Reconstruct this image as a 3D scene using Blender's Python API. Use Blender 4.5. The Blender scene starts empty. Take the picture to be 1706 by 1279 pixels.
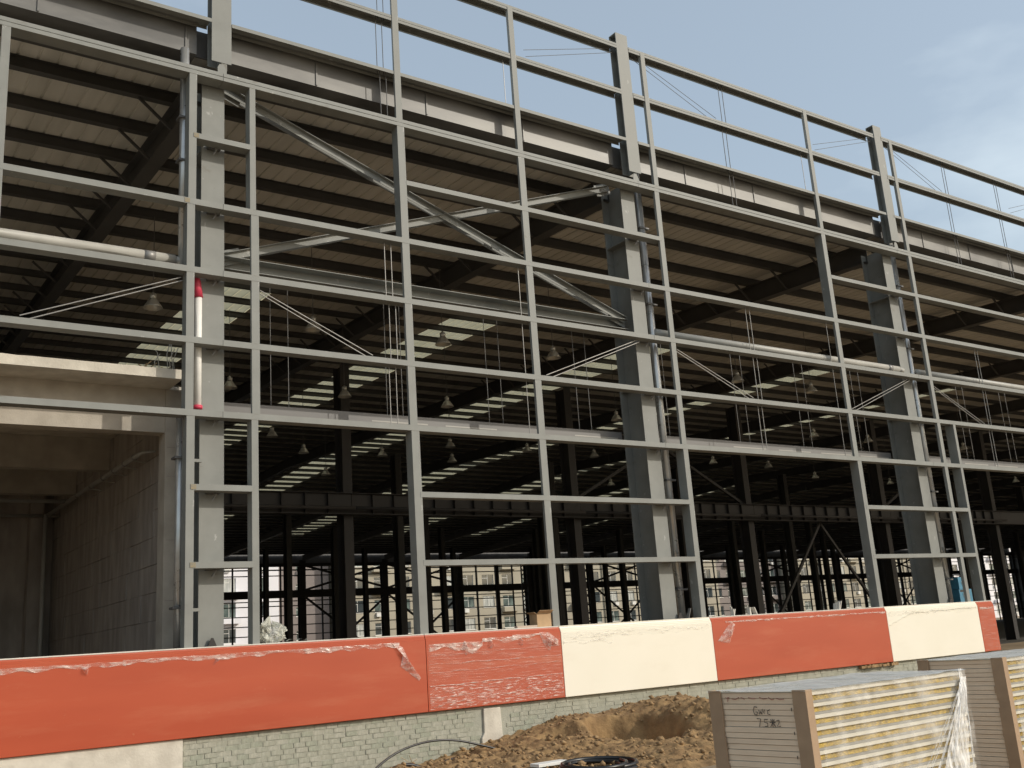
import bpy, math, random
from mathutils import Vector, Matrix, noise
random.seed(7)
sc = bpy.context.scene
col = sc.collection
H = 1.9                                    # camera height above the site ground

# ---------------------------------------------------------------- camera
cam = bpy.data.cameras.new('camera'); camo = bpy.data.objects.new('camera', cam); col.objects.link(camo)
r_ = Vector((0.82314139, -0.56382442, -0.06738163)); u_ = Vector((-0.08480746, -0.23940200, 0.96720958)); f_ = Vector((0.56146768, 0.79043577, 0.24487821))
M = Matrix((r_, u_, -f_)).transposed().to_4x4(); M.translation = Vector((0, -19.704, H))
camo.matrix_world = M
cam.sensor_width = 36; cam.lens = 1714.39 / 1706 * 36; cam.clip_start = 0.1; cam.clip_end = 5000
sc.camera = camo

# ---------------------------------------------------------------- sky, sun, exposure
SUN_EL = math.radians(28); SUN_DIR = Vector((0.66, -0.75, 0)).normalized()
SD = Vector((SUN_DIR.x * math.cos(SUN_EL), SUN_DIR.y * math.cos(SUN_EL), math.sin(SUN_EL)))
w = bpy.data.worlds.new('World'); sc.world = w; w.use_nodes = True
nt = w.node_tree; nt.nodes.clear()
def N(tree, t, **k):
    n = tree.nodes.new(t)
    for a, b in k.items(): setattr(n, a, b)
    return n
out = N(nt, 'ShaderNodeOutputWorld'); bg = N(nt, 'ShaderNodeBackground')
sky = N(nt, 'ShaderNodeTexSky', sky_type='NISHITA', sun_disc=False, sun_elevation=SUN_EL, sun_rotation=math.atan2(SD.x, SD.y), altitude=100, air_density=1.3, dust_density=3.2, ozone_density=1.4)
tc = N(nt, 'ShaderNodeTexCoord')
mp = N(nt, 'ShaderNodeMapping'); mp.inputs['Scale'].default_value = (1.0, 1.0, 2.6)
nz = N(nt, 'ShaderNodeTexNoise'); nz.inputs['Scale'].default_value = 2.1; nz.inputs['Detail'].default_value = 7; nz.inputs['Roughness'].default_value = 0.52
mr = N(nt, 'ShaderNodeValToRGB'); mr.color_ramp.elements[0].position = 0.48; mr.color_ramp.elements[1].position = 0.76
mr.color_ramp.elements[0].color = (0.30, 0.30, 0.30, 1); mr.color_ramp.elements[1].color = (0.9, 0.9, 0.9, 1)
mix = N(nt, 'ShaderNodeMix', data_type='RGBA')
L = nt.links.new
L(tc.outputs['Generated'], mp.inputs[0]); L(mp.outputs[0], nz.inputs['Vector']); L(nz.outputs['Fac'], mr.inputs[0])
L(mr.outputs[0], mix.inputs[0]); L(sky.outputs[0], mix.inputs[6]); mix.inputs[7].default_value = (6.15, 7.0, 7.5, 1)
L(mix.outputs[2], bg.inputs[0]); bg.inputs[1].default_value = 0.14; L(bg.outputs[0], out.inputs[0])
sl = bpy.data.lights.new('sun', 'SUN'); sl.energy = 2.5; sl.angle = math.radians(0.6); sl.color = (1.0, 0.94, 0.83)
slo = bpy.data.objects.new('sun', sl); col.objects.link(slo); slo.rotation_euler = SD.to_track_quat('Z', 'Y').to_euler(); slo.location = (30, -40, 40)
sc.view_settings.view_transform = 'Standard'; sc.view_settings.look = 'None'; sc.view_settings.gamma = 1; sc.view_settings.exposure = 0.0
sc.view_settings.use_curve_mapping = False

# ---------------------------------------------------------------- materials
def mat(name, c, rough=0.6, metal=0.0, var=0.12, scale=3.0, c2=None, bump=0.0, bscale=40.0, spec=0.5, stretch=None, detail=5, lo=0.35, hi=0.7):
    m = bpy.data.materials.new(name); m.use_nodes = True; t = m.node_tree; b = t.nodes['Principled BSDF']
    co = N(t, 'ShaderNodeTexCoord'); src = co.outputs['Object']
    if stretch:
        mp = N(t, 'ShaderNodeMapping'); mp.inputs['Scale'].default_value = stretch; t.links.new(src, mp.inputs[0]); src = mp.outputs[0]
    n = N(t, 'ShaderNodeTexNoise'); n.inputs['Scale'].default_value = scale; n.inputs['Detail'].default_value = detail
    t.links.new(src, n.inputs['Vector'])
    r = N(t, 'ShaderNodeValToRGB'); e = r.color_ramp.elements
    e[0].position = lo; e[1].position = hi
    if c2 is None: c2 = tuple(x * (1 - 2 * var) for x in c)
    e[0].color = (*c2, 1); e[1].color = (*c, 1)
    t.links.new(n.outputs['Fac'], r.inputs[0]); t.links.new(r.outputs[0], b.inputs['Base Color'])
    rr = N(t, 'ShaderNodeMapRange'); rr.inputs[3].default_value = max(0.02, rough - 0.1); rr.inputs[4].default_value = min(1, rough + 0.1)
    t.links.new(n.outputs['Fac'], rr.inputs[0]); t.links.new(rr.outputs[0], b.inputs['Roughness'])
    b.inputs['Metallic'].default_value = metal; b.inputs['Specular IOR Level'].default_value = spec
    if bump:
        n2 = N(t, 'ShaderNodeTexNoise'); n2.inputs['Scale'].default_value = bscale; n2.inputs['Detail'].default_value = 6
        t.links.new(src, n2.inputs['Vector'])
        bp = N(t, 'ShaderNodeBump'); bp.inputs['Strength'].default_value = bump; bp.inputs['Distance'].default_value = 0.02
        t.links.new(n2.outputs['Fac'], bp.inputs['Height']); t.links.new(bp.outputs[0], b.inputs['Normal'])
    return m
def film(name, c, alpha, rough=0.25, bump=0.6, bscale=18, stretch=(1, 1, 1), lo=0.35, hi=0.7, a2=0.9):
    """thin clear plastic: mostly see-through, whiter on its creases"""
    m = bpy.data.materials.new(name); m.use_nodes = True; t = m.node_tree; b = t.nodes['Principled BSDF']
    b.inputs['Base Color'].default_value = (*c, 1); b.inputs['Roughness'].default_value = rough
    co = N(t, 'ShaderNodeTexCoord'); mp = N(t, 'ShaderNodeMapping'); mp.inputs['Scale'].default_value = stretch
    n = N(t, 'ShaderNodeTexNoise'); n.inputs['Scale'].default_value = bscale; n.inputs['Detail'].default_value = 6
    t.links.new(co.outputs['Object'], mp.inputs[0]); t.links.new(mp.outputs[0], n.inputs['Vector'])
    r = N(t, 'ShaderNodeMapRange'); r.inputs[1].default_value = lo; r.inputs[2].default_value = hi; r.inputs[3].default_value = alpha; r.inputs[4].default_value = a2
    t.links.new(n.outputs['Fac'], r.inputs[0]); t.links.new(r.outputs[0], b.inputs['Alpha'])
    bp = N(t, 'ShaderNodeBump'); bp.inputs['Strength'].default_value = bump; bp.inputs['Distance'].default_value = 0.03
    t.links.new(n.outputs['Fac'], bp.inputs['Height']); t.links.new(bp.outputs[0], b.inputs['Normal'])
    return m
GREY = mat('grey_primer', (0.252, 0.257, 0.24), 0.55, 0, scale=1.6, c2=(0.205, 0.209, 0.195), bump=0.05, bscale=60, spec=0.3)
def wear(m, c, scale, lo, hi, stretch=(1, 1, 1), amount=1.0):
    t = m.node_tree; b = t.nodes['Principled BSDF']; src = b.inputs['Base Color'].links[0].from_socket
    co = N(t, 'ShaderNodeTexCoord'); mp = N(t, 'ShaderNodeMapping'); mp.inputs['Scale'].default_value = stretch
    n = N(t, 'ShaderNodeTexNoise'); n.inputs['Scale'].default_value = scale; n.inputs['Detail'].default_value = 8; n.inputs['Roughness'].default_value = 0.65
    r = N(t, 'ShaderNodeMapRange'); r.inputs[1].default_value = lo; r.inputs[2].default_value = hi; r.inputs[4].default_value = amount
    x = N(t, 'ShaderNodeMix', data_type='RGBA'); x.inputs[7].default_value = (*c, 1)
    t.links.new(co.outputs['Object'], mp.inputs[0]); t.links.new(mp.outputs[0], n.inputs['Vector']); t.links.new(n.outputs['Fac'], r.inputs[0])
    t.links.new(r.outputs[0], x.inputs[0]); t.links.new(src, x.inputs[6]); t.links.new(x.outputs[2], b.inputs['Base Color'])
wear(GREY, (0.46, 0.46, 0.44), 5.0, 0.63, 0.70, (1, 1, 0.6), 0.75); wear(GREY, (0.15, 0.135, 0.11), 2.3, 0.60, 0.74, (1, 1, 1.6), 0.7); wear(GREY, (0.24, 0.16, 0.08), 9.0, 0.70, 0.76, (1, 1, 1), 0.8)
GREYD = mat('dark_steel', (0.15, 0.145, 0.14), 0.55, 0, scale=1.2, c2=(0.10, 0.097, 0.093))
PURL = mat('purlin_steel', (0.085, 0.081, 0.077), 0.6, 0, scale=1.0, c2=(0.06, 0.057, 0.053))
DARK = mat('shade_toned_steel', (0.036, 0.032, 0.029), 0.7, 0, scale=0.8, c2=(0.024, 0.021, 0.019))  # grey steel coloured near black to stand in for the hall's shade
GALV = mat('galvanised_steel', (0.21, 0.206, 0.195), 0.5, 0.3, scale=0.9, c2=(0.105, 0.103, 0.10), bump=0.10, bscale=3, stretch=(0.6, 1, 2))
TRAY = mat('tray_zinc', (0.20, 0.195, 0.19), 0.55, 0.0, scale=0.7, c2=(0.145, 0.14, 0.137), stretch=(0.4, 1, 1))
PIPE = mat('silver_pipe', (0.60, 0.60, 0.58), 0.3, 0.6, scale=3, var=0.12)
PVC = mat('pale_grey_pipe', (0.40, 0.39, 0.355), 0.5, 0, scale=2, var=0.08)
WIRE = mat('silhouette_rod_steel', (0.10, 0.10, 0.10), 0.6)  # upper rods' colour darkened to read as silhouettes against the sky
ROD = mat('tie_rod_steel', (0.27, 0.26, 0.245), 0.4, 0.2)
RUST = mat('weld_rust', (0.30, 0.235, 0.125), 0.8, 0, scale=25, c2=(0.20, 0.19, 0.165))
ROOF = mat('roof_sheet_underside', (0.72, 0.685, 0.62), 0.6, 0, scale=0.8, c2=(0.58, 0.55, 0.49), stretch=(3, 0.3, 1))
CONC = mat('concrete', (0.47, 0.425, 0.36), 0.9, 0, scale=2.2, c2=(0.36, 0.32, 0.265), bump=0.25, bscale=30)
CONCP = mat('pale_concrete', (0.66, 0.615, 0.53), 0.9, 0, scale=3, c2=(0.50, 0.46, 0.39), bump=0.3, bscale=25)
CONCW = mat('formed_concrete_wall', (0.40, 0.36, 0.32), 0.9, 0, scale=2.5, c2=(0.26, 0.232, 0.205), stretch=(1, 1.5, 0.35), bump=0.35, bscale=9)
BRICK = mat('grey_green_brick', (0.40, 0.395, 0.325), 0.9, 0, scale=5, c2=(0.30, 0.30, 0.24), bump=0.4, bscale=70)
BRICK2 = mat('pale_brick', (0.43, 0.42, 0.35), 0.9, 0, scale=6, c2=(0.33, 0.325, 0.265), bump=0.4, bscale=70)
BRICK3 = mat('green_tinted_brick', (0.365, 0.375, 0.30), 0.9, 0, scale=6, c2=(0.275, 0.285, 0.225), bump=0.4, bscale=70)
MORTAR = mat('mortar', (0.40, 0.395, 0.33), 0.95, 0, scale=3, c2=(0.31, 0.31, 0.255), bump=0.5, bscale=60)
RED = mat('red_panel_paint', (0.43, 0.068, 0.0205), 0.45, 0, scale=0.7, c2=(0.39, 0.058, 0.018), stretch=(0.5, 1, 2.5), bump=0.03, bscale=2)
CREAM = mat('cream_panel_paint', (0.81, 0.765, 0.655), 0.42, 0, scale=0.8, c2=(0.78, 0.735, 0.62), bump=0.03, bscale=2)
wear(RED, (0.50, 0.17, 0.085), 1.1, 0.52, 0.80, (0.35, 1, 2.2), 0.40); wear(RED, (0.46, 0.27, 0.15), 7.0, 0.66, 0.76, (1, 1, 1), 0.5); wear(CREAM, (0.66, 0.58, 0.46), 1.6, 0.56, 0.85, (0.5, 1, 1.4), 0.30)
FILM = film('protective_film', (0.82, 0.70, 0.63), 0.10, 0.14, 0.8, 5, (1, 1, 2.2), 0.38, 0.68, 0.62)
FILMT = film('thin_protective_film', (0.80, 0.45, 0.36), 0.05, 0.28, 0.5, 9, (0.35, 1, 5), 0.50, 0.80, 0.45)
FILMC = film('crinkled_protective_film', (0.90, 0.66, 0.58), 0.05, 0.18, 1.0, 15, (0.45, 1, 2.8), 0.50, 0.70, 0.75)
FILMW = film('white_film_on_cream', (0.80, 0.76, 0.68), 0.06, 0.35, 0.9, 9, (0.5, 1, 2), 0.48, 0.72, 0.5)
WRAP = film('stretch_wrap', (0.90, 0.89, 0.86), 0.05, 0.16, 0.8, 2.6, (1.2, 1, 1.6), 0.46, 0.74, 0.45)
WRAPT = film('stretch_wrap_top', (0.82, 0.83, 0.82), 0.45, 0.25, 0.7, 4, (1, 1, 1), 0.35, 0.7, 0.85)
WRAPW = film('bunched_stretch_wrap', (0.95, 0.94, 0.92), 0.22, 0.15, 0.9, 9, (2.5, 1, 0.6), 0.36, 0.64, 0.92)
SKIN = mat('panel_steel_skin', (0.70, 0.66, 0.56), 0.4, 0.1, var=0.06)
CORE = mat('yellow_insulation_core', (0.60, 0.42, 0.10), 0.95, 0, scale=22, c2=(0.34, 0.25, 0.11), bump=0.6, bscale=40, stretch=(1, 1, 2))
GAPM = mat('panel_joint_grey', (0.36, 0.34, 0.30), 0.8, 0, scale=6)
ENDW = mat('wrapped_panel_end', (0.84, 0.675, 0.50), 0.5, 0, scale=5, c2=(0.77, 0.61, 0.45), stretch=(1, 1, 4))
CARD = mat('cardboard', (0.42, 0.29, 0.185), 0.85, 0, scale=6, c2=(0.36, 0.245, 0.155), bump=0.1)
CARDB = mat('cardboard_box', (0.50, 0.335, 0.19), 0.85, 0, scale=6, var=0.08)
WOOD = mat('timber', (0.42, 0.31, 0.18), 0.9, 0, scale=8, stretch=(0.4, 4, 4), var=0.2)
SOIL = mat('brown_soil', (0.36, 0.225, 0.10), 0.95, 0, scale=2.6, c2=(0.20, 0.118, 0.05), bump=1.0, bscale=14, detail=10)
SOILD = mat('soil_clod', (0.40, 0.26, 0.13), 0.95, 0, scale=4, c2=(0.22, 0.135, 0.062), bump=0.5, bscale=30)
GRND = mat('site_ground', (0.30, 0.225, 0.14), 0.95, 0, scale=0.35, c2=(0.22, 0.16, 0.098), bump=0.3, bscale=3, detail=9)
FLOOR = mat('shade_darkened_floor', (0.085, 0.076, 0.065), 0.9, 0, scale=0.3, c2=(0.055, 0.05, 0.042))  # floor colour lowered so the deep hall reads as shaded
BLACK = mat('black_rubber', (0.018, 0.018, 0.019), 0.35, 0, var=0.2)
WHITE = mat('white_board', (0.80, 0.79, 0.75), 0.6, 0, var=0.04)
REDP = mat('red_tape', (0.62, 0.05, 0.10), 0.5, 0, var=0.1)
BLUE = mat('blue_machine_paint', (0.05, 0.24, 0.38), 0.4, 0, var=0.12)
BLUEL = mat('pale_blue_label', (0.5, 0.66, 0.72), 0.5)
LAMP = mat('lamp_aluminium', (0.66, 0.65, 0.60), 0.35, 0.5, var=0.08)
BAG = film('clear_plastic_bag', (0.52, 0.52, 0.45), 0.22, 0.2, 1.0, 14, (1, 1, 1), 0.35, 0.65, 0.95)
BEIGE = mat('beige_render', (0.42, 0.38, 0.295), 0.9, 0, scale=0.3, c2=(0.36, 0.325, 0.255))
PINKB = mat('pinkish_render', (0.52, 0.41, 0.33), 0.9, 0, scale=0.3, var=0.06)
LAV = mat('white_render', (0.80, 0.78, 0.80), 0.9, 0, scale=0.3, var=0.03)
BROWN = mat('shaded_brown_render', (0.25, 0.215, 0.20), 0.9, 0, scale=0.3, var=0.06)  # brown render with the blocks' shade put into its colour
TRIM = mat('white_window_trim', (0.75, 0.73, 0.68), 0.6, var=0.04)
GLASS = mat('window_glass', (0.10, 0.12, 0.12), 0.08, 0, scale=0.25, c2=(0.035, 0.042, 0.045), spec=0.8)
CURT = mat('curtained_glass', (0.55, 0.55, 0.50), 0.3, 0, scale=1.5, c2=(0.30, 0.31, 0.29), stretch=(4, 1, 0.3)); GLASSG = mat('green_glass', (0.16, 0.20, 0.18), 0.1, 0, scale=0.8, c2=(0.07, 0.09, 0.085))
INK = mat('marker_ink', (0.10, 0.085, 0.075), 0.7); REDINK = mat('red_marker_ink', (0.42, 0.16, 0.13), 0.7)
sky_m = bpy.data.materials.new('skylight_sheet'); sky_m.use_nodes = True; t = sky_m.node_tree
for n in list(t.nodes): t.nodes.remove(n)
o_ = N(t, 'ShaderNodeOutputMaterial'); tr = N(t, 'ShaderNodeBsdfTranslucent'); df = N(t, 'ShaderNodeBsdfDiffuse'); mx = N(t, 'ShaderNodeMixShader'); mx.inputs[0].default_value = 0.35
co = N(t, 'ShaderNodeTexCoord'); n_ = N(t, 'ShaderNodeTexNoise'); n_.inputs['Scale'].default_value = 1.5; rp = N(t, 'ShaderNodeValToRGB')
rp.color_ramp.elements[0].color = (0.30, 0.275, 0.18, 1); rp.color_ramp.elements[1].color = (0.50, 0.465, 0.33, 1)
t.links.new(co.outputs['Object'], n_.inputs['Vector']); t.links.new(n_.outputs['Fac'], rp.inputs[0]); t.links.new(rp.outputs[0], tr.inputs[0]); df.inputs[0].default_value = (0.7, 0.7, 0.6, 1)
t.links.new(tr.outputs[0], mx.inputs[1]); t.links.new(df.outputs[0], mx.inputs[2]); t.links.new(mx.outputs[0], o_.inputs[0])

# ---------------------------------------------------------------- helpers
class MB:
    def __init__(s): s.v = []; s.f = []
    def box(s, x0, x1, y0, y1, z0, z1):
        b = len(s.v); s.v += [(x0,y0,z0),(x1,y0,z0),(x1,y1,z0),(x0,y1,z0),(x0,y0,z1),(x1,y0,z1),(x1,y1,z1),(x0,y1,z1)]
        s.f += [tuple(b+i for i in q) for q in ((3,2,1,0),(4,5,6,7),(0,1,5,4),(1,2,6,5),(2,3,7,6),(3,0,4,7))]; return s
    def bar(s, p, q, w, h, up=(0, 0, 1)):
        p = Vector(p); q = Vector(q); d = (q - p).normalized(); a = d.cross(Vector(up))
        if a.length < 1e-4: a = d.cross(Vector((1, 0, 0)))
        a.normalize(); c = a.cross(d); a *= w / 2; c *= h / 2; b = len(s.v)
        for e in (p, q): s.v += [tuple(e - a - c), tuple(e + a - c), tuple(e + a + c), tuple(e - a + c)]
        s.f += [tuple(b+i for i in k) for k in ((3,2,1,0),(4,5,6,7),(0,1,5,4),(1,2,6,5),(2,3,7,6),(3,0,4,7))]; return s
    def tube(s, pts, r, n=8, caps=True):
        pts = [Vector(p) for p in pts]; b = len(s.v); prev = None
        for i, p in enumerate(pts):
            d = (pts[min(i+1, len(pts)-1)] - pts[max(i-1, 0)]).normalized()
            a = prev if prev is not None else (Vector((0,0,1)) if abs(d.z) < .9 else Vector((1,0,0)))
            a = (a - d * a.dot(d)).normalized(); prev = a; c = d.cross(a)
            rr = r[i] if isinstance(r, (list, tuple)) else r
            for k in range(n):
                t = 2 * math.pi * k / n; s.v.append(tuple(p + a * math.cos(t) * rr + c * math.sin(t) * rr))
        for i in range(len(pts)-1):
            for k in range(n):
                s.f.append((b+i*n+k, b+i*n+(k+1)%n, b+(i+1)*n+(k+1)%n, b+(i+1)*n+k))
        if caps: s.f += [tuple(b+k for k in range(n))[::-1], tuple(b+(len(pts)-1)*n+k for k in range(n))]
        return s
    def lathe(s, prof, n=16, c=(0,0,0)):
        b = len(s.v)
        for r, z in prof:
            for k in range(n):
                t = 2*math.pi*k/n; s.v.append((c[0]+r*math.cos(t), c[1]+r*math.sin(t), c[2]+z))
        for i in range(len(prof)-1):
            for k in range(n): s.f.append((b+i*n+k, b+i*n+(k+1)%n, b+(i+1)*n+(k+1)%n, b+(i+1)*n+k))
        return s
    def poly(s, pts): b = len(s.v); s.v += [tuple(p) for p in pts]; s.f.append(tuple(range(b, b+len(pts)))); return s
    def prism_y(s, pts, y0, y1):
        """pts = (x, z) outline"""
        b = len(s.v); n = len(pts)
        s.v += [(x, y0, z) for x, z in pts] + [(x, y1, z) for x, z in pts]
        s.f += [tuple(range(b, b+n)), tuple(range(b+2*n-1, b+n-1, -1))] + [(b+(i+1)%n, b+i, b+n+i, b+n+(i+1)%n) for i in range(n)]; return s
    def prism_x(s, pts, x0, x1):
        """pts = (y, z) outline"""
        b = len(s.v); n = len(pts)
        s.v += [(x0, y, z) for y, z in pts] + [(x1, y, z) for y, z in pts]
        s.f += [tuple(range(b, b+n))[::-1], tuple(range(b+n, b+2*n))] + [(b+i, b+(i+1)%n, b+n+(i+1)%n, b+n+i) for i in range(n)]; return s
    def grid(s, nx, ny, fn):
        b = len(s.v)
        for j in range(ny+1):
            for i in range(nx+1): s.v.append(tuple(fn(i/nx, j/ny)))
        for j in range(ny):
            for i in range(nx):
                k = b + j*(nx+1) + i; s.f.append((k, k+1, k+nx+2, k+nx+1))
        return s
    def mesh(s, name, m, smooth=False):
        me = bpy.data.meshes.new(name); me.from_pydata(s.v, [], s.f); me.materials.append(m)
        if smooth: me.polygons.foreach_set('use_smooth', [True]*len(me.polygons))
        me.update(); return me
    def build(s, name, m, parent=None, smooth=False, loc=None, **props):
        return link(name, s.mesh(name, m, smooth), parent, loc, **props)
def link(name, me, parent=None, loc=None, **props):
    o = bpy.data.objects.new(name, me); col.objects.link(o); o.parent = parent
    if loc is not None: o.location = loc
    for k, v in props.items(): o[k] = v
    return o
def thing(name, label, cat, loc=(0,0,0), group=None, rz=0):
    o = link(name, None, None, loc, label=label, category=cat); o.rotation_euler.z = rz
    if group: o['group'] = group
    return o
def bevel(o, wd=0.01, seg=2):
    b = o.modifiers.new('bevel', 'BEVEL'); b.width = wd; b.segments = seg; b.limit_method = 'ANGLE'; return o

# ================================================================= SETTING
MB().box(-400, 900, -300, 900, -1.2, -1.0).build('ground', GRND, kind='structure')
# soil in front of the plinth, dug over, with a pit and a spoil mound
def gauss(x, y, cx, cy, sx, sy): return math.exp(-((x-cx)/sx)**2 - ((y-cy)/sy)**2)
def smooth(a, b, x): t = max(0, min(1, (x-a)/(b-a))); return t*t*(3-2*t)
def soil_z(x, y):
    z = -0.02
    near = smooth(-3.2, -0.9, y)
    z += near * (-0.42 * (1 - smooth(9.6, 13.6, x)))                       # trench along the left of the wall
    z += near * 0.24 * smooth(13.0, 14.6, x) * (1 - smooth(18.2, 19.4, x))
    z += 0.30 * gauss(x, y, 16.9, -1.5, 1.0, 0.8) + 0.16 * gauss(x, y, 14.2, -1.5, 1.5, 0.8)
    z += 0.52 * gauss(x, y, 16.1, -3.3, 0.85, 1.6)                          # right bank of the pit
    d = math.hypot((x - 14.5) / 0.85, (y + 2.95) / 1.35)
    d += 0.25 * noise.noise(Vector((x*1.4, y*1.4, 3)))
    z -= 0.95 * (1 - smooth(0.72, 1.05, d))                                # the pit
    d2 = math.hypot((x - 13.3) / 0.5, (y + 1.75) / 0.45)
    z -= 0.22 * (1 - smooth(0.4, 1.1, d2))
    z += 0.045 * abs(noise.noise(Vector((x*2.3, y*2.3, 7)))) + 0.04 * abs(noise.noise(Vector((x*5.1, y*5.1, 17)))) - 0.035 + 0.085 * noise.noise(Vector((x*1.1, y*1.1, 0))) + 0.06 * noise.noise(Vector((x*3.3, y*3.3, 5))) + 0.035 * noise.noise(Vector((x*8, y*8, 9))) + 0.022 * noise.noise(Vector((x*19, y*19, 2)))
    return z
soil = MB().grid(330, 200, lambda u, v: (lambda x, y: (x, y, soil_z(x, y)))(7.0 + u*13.2, -8.0 + v*8.0)).build('soil', SOIL, smooth=True, kind='structure')
XA0, XB0 = -29.2, 223.0
g = MB()
for (x0, x1, y0, y1) in ((-400, 7.0, -300, 0.0), (20.2, 900, -300, 0.0), (7.0, 20.2, -300, -8.0), (-400, 900, 0.0, 16.0), (-400, 900, 107.9, 900), (-400, XA0, 16.0, 107.9), (XB0, 900, 16.0, 107.9)):
    g.poly([(x0, y0, 0), (x1, y0, 0), (x1, y1, 0), (x0, y1, 0)])
gs = g.build('site_ground', GRND, kind='structure'); gs.location.z = -0.03
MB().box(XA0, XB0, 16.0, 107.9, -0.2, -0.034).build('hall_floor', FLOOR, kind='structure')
cl = MB()
for i in range(4200):
    x = random.uniform(7.3, 20); y = random.uniform(-7.6, -0.15); r = 0.010 + 0.065 * random.random()**5; z = soil_z(x, y) + r*0.3
    b = len(cl.v)
    for p in ((1,0,0),(-1,0,0),(0,1,0),(0,-1,0),(0,0,1),(0,0,-1),(.7,.7,.4),(-.7,.6,.5)):
        k = r * random.uniform(0.7, 1.3); cl.v.append((x+p[0]*k, y+p[1]*k, z+p[2]*k*0.8))
    cl.f += [tuple(b+i for i in q) for q in ((0,6,4),(6,2,4),(2,7,4),(7,1,4),(1,3,4),(3,0,4),(0,5,6),(6,5,2),(2,5,7),(7,5,1),(1,5,3),(3,5,0))]
cl.build('soil_clods', SOILD, smooth=True, kind='stuff', label='loose brown soil clods scattered over the dug ground', category='soil')

# ================================================================= STEEL BUILDING
B = thing('steel_frame_building', 'large unfinished grey steel frame hall with open girt grid facade', 'building')
XC = [6.77 + 12 * k for k in range(-3, 19)]           # column lines
Z9 = 1.848 + H
GZ = {'G9': Z9, 'G8': Z9+1.5, 'G7': Z9+3, 'G6': Z9+4.5, 'G5': Z9+6, 'G4': Z9+7.5, 'GA': Z9+9, 'G3': Z9+10.56, 'G2': Z9+11.90, 'G1': Z9+13.42, 'G0': Z9+14.92}
FY = 0.40                                              # front flange of the columns
# columns: built-up H sections
def h_column(h, w=0.5, d=0.85, tf=0.022, tw=0.016):
    m = MB(); m.box(-w/2, w/2, 0, tf, 0, h); m.box(-w/2, w/2, d-tf, d, 0, h); m.box(-tw/2, tw/2, tf, d-tf, 0, h); return m
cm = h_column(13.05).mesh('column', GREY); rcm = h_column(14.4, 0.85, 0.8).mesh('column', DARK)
gus = MB().prism_y([(-0.15, 0), (0.15, 0), (0.02, 0.30), (-0.02, 0.30)], -0.05, -0.03).mesh('gusset', DARK)
stiff = MB().box(-0.24, 0.24, 0.023, 0.827, -0.012, 0.012).mesh('stiffener', GREY)
plate = MB().box(-0.36, 0.36, -0.3, 1.1, 0, 0.03).mesh('base_plate', GREYD)
for i, x in enumerate(XC):
    c = link('column', cm, B, (x, FY, 1.45))
    if 1 < i < 7:
        link('base_plate', plate, c, (0, 0, 0.0))
        link('gusset', gus, c, (0.0 if i == 3 else 0.28, -0.03, 0.66))
        for z in (6.95, 11.2): link('stiffener', stiff, c, (0, 0, z-1.45+1.5))
    link('column', rcm, B, (x, 107.2, 0))
ped = MB().box(-0.4, 0.4, -0.1, 1.0, -1, 1.44).mesh('pedestal', CONC)
for x in XC: link('pedestal', ped, B, (x, FY, 0))
# interior columns
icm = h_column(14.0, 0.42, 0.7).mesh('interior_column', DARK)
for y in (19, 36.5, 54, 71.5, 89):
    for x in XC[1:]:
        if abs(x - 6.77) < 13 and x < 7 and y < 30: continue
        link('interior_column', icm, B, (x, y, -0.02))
# girts: C sections, one per bay and level
def girt_mesh(L_, h=0.15, d=0.26, double=False, cavity=False):
    m = MB(); t = 0.012
    if double:
        if cavity:                                   # channels open towards the ground: front, back and top plates with lips
            m.box(0, L_, 0, 0.008, 0.006, h/2); m.box(0, L_, 0, 0.008, -h/2, -0.006); m.box(0, L_, 0.0085, 0.012, -h/2+.01, h/2-.01)
            m.box(0, L_, d-0.008, d, -h/2, h/2); m.box(0, L_, 0.0085, d-0.0085, h/2-0.008, h/2-0.001); m.box(0, L_, d-0.05, d-0.0085, -h/2, -h/2+0.006)
        else:
            m.box(0, L_, 0, d, 0.008, h/2); m.box(0, L_, 0, d, -h/2, -0.008); m.box(0, L_, 0.012, d-0.01, -0.0075, 0.0075)
    elif cavity:
        m.box(0, L_, 0, 0.008, -h/2, h/2); m.box(0, L_, d-0.008, d, -h/2, h/2); m.box(0, L_, 0.0085, d-0.0085, h/2-0.008, h/2-0.001)
    else:
        m.box(0, L_, 0, d, -h/2, h/2)
    return m
gcache = {}
def girt(x0, x1, z, double=False, h=0.15, d=0.28, y=0.0, name='girt', m=None, cavity=False):
    k = (round(x1-x0, 2), double, h, d, id(m), cavity)
    if k not in gcache: gcache[k] = girt_mesh(x1-x0, h, d, double, cavity).mesh(name, m or GREY)
    return link(name, gcache[k], B, (x0, y, z))
bayx = [-5.23, 6.86, 18.86, 30.86, 42.86, 54.86]
for gname in ('G3', 'G4', 'G5', 'G6', 'G7'):
    for a, b in zip(bayx[:-1], bayx[1:]):
        o = girt(a + 0.004, b - 0.004, GZ[gname], gname == 'G3', 0.19 if gname == 'G3' else 0.128, 0.335 if gname == 'G3' else 0.28)
P = {'P00': 2.71, 'P0': 6.185, 'P1': 7.556, 'P2': 11.231, 'P3': 14.798, 'P4': 19.556, 'P5': 26.874, 'P6': 31.556, 'P7': 32.46}
hw = 0.085
for a, b, gs_ in (('P0', 'P1', ('GA', 'G8', 'G9')), ('P2', 'P4', ('GA', 'G8', 'G9')), ('P5', 'P7', ('G8', 'G9'))):
    for gname in gs_:
        girt(P[a] + hw + 0.002, P[b] + (0 if b != 'P1' else -hw), GZ[gname] + (0.02 if a == 'P0' else 0), False, 0.12)
girt(P['P5'] + hw + 0.002, 42.8, GZ['GA'], False, 0.12)
for gname in ('G0', 'G1'):
    for a, b in zip(bayx[:-1], bayx[1:]): girt(a + 0.20, b - 0.255, GZ[gname], True, 0.155, 0.32, 0.02, cavity=True)
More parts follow.
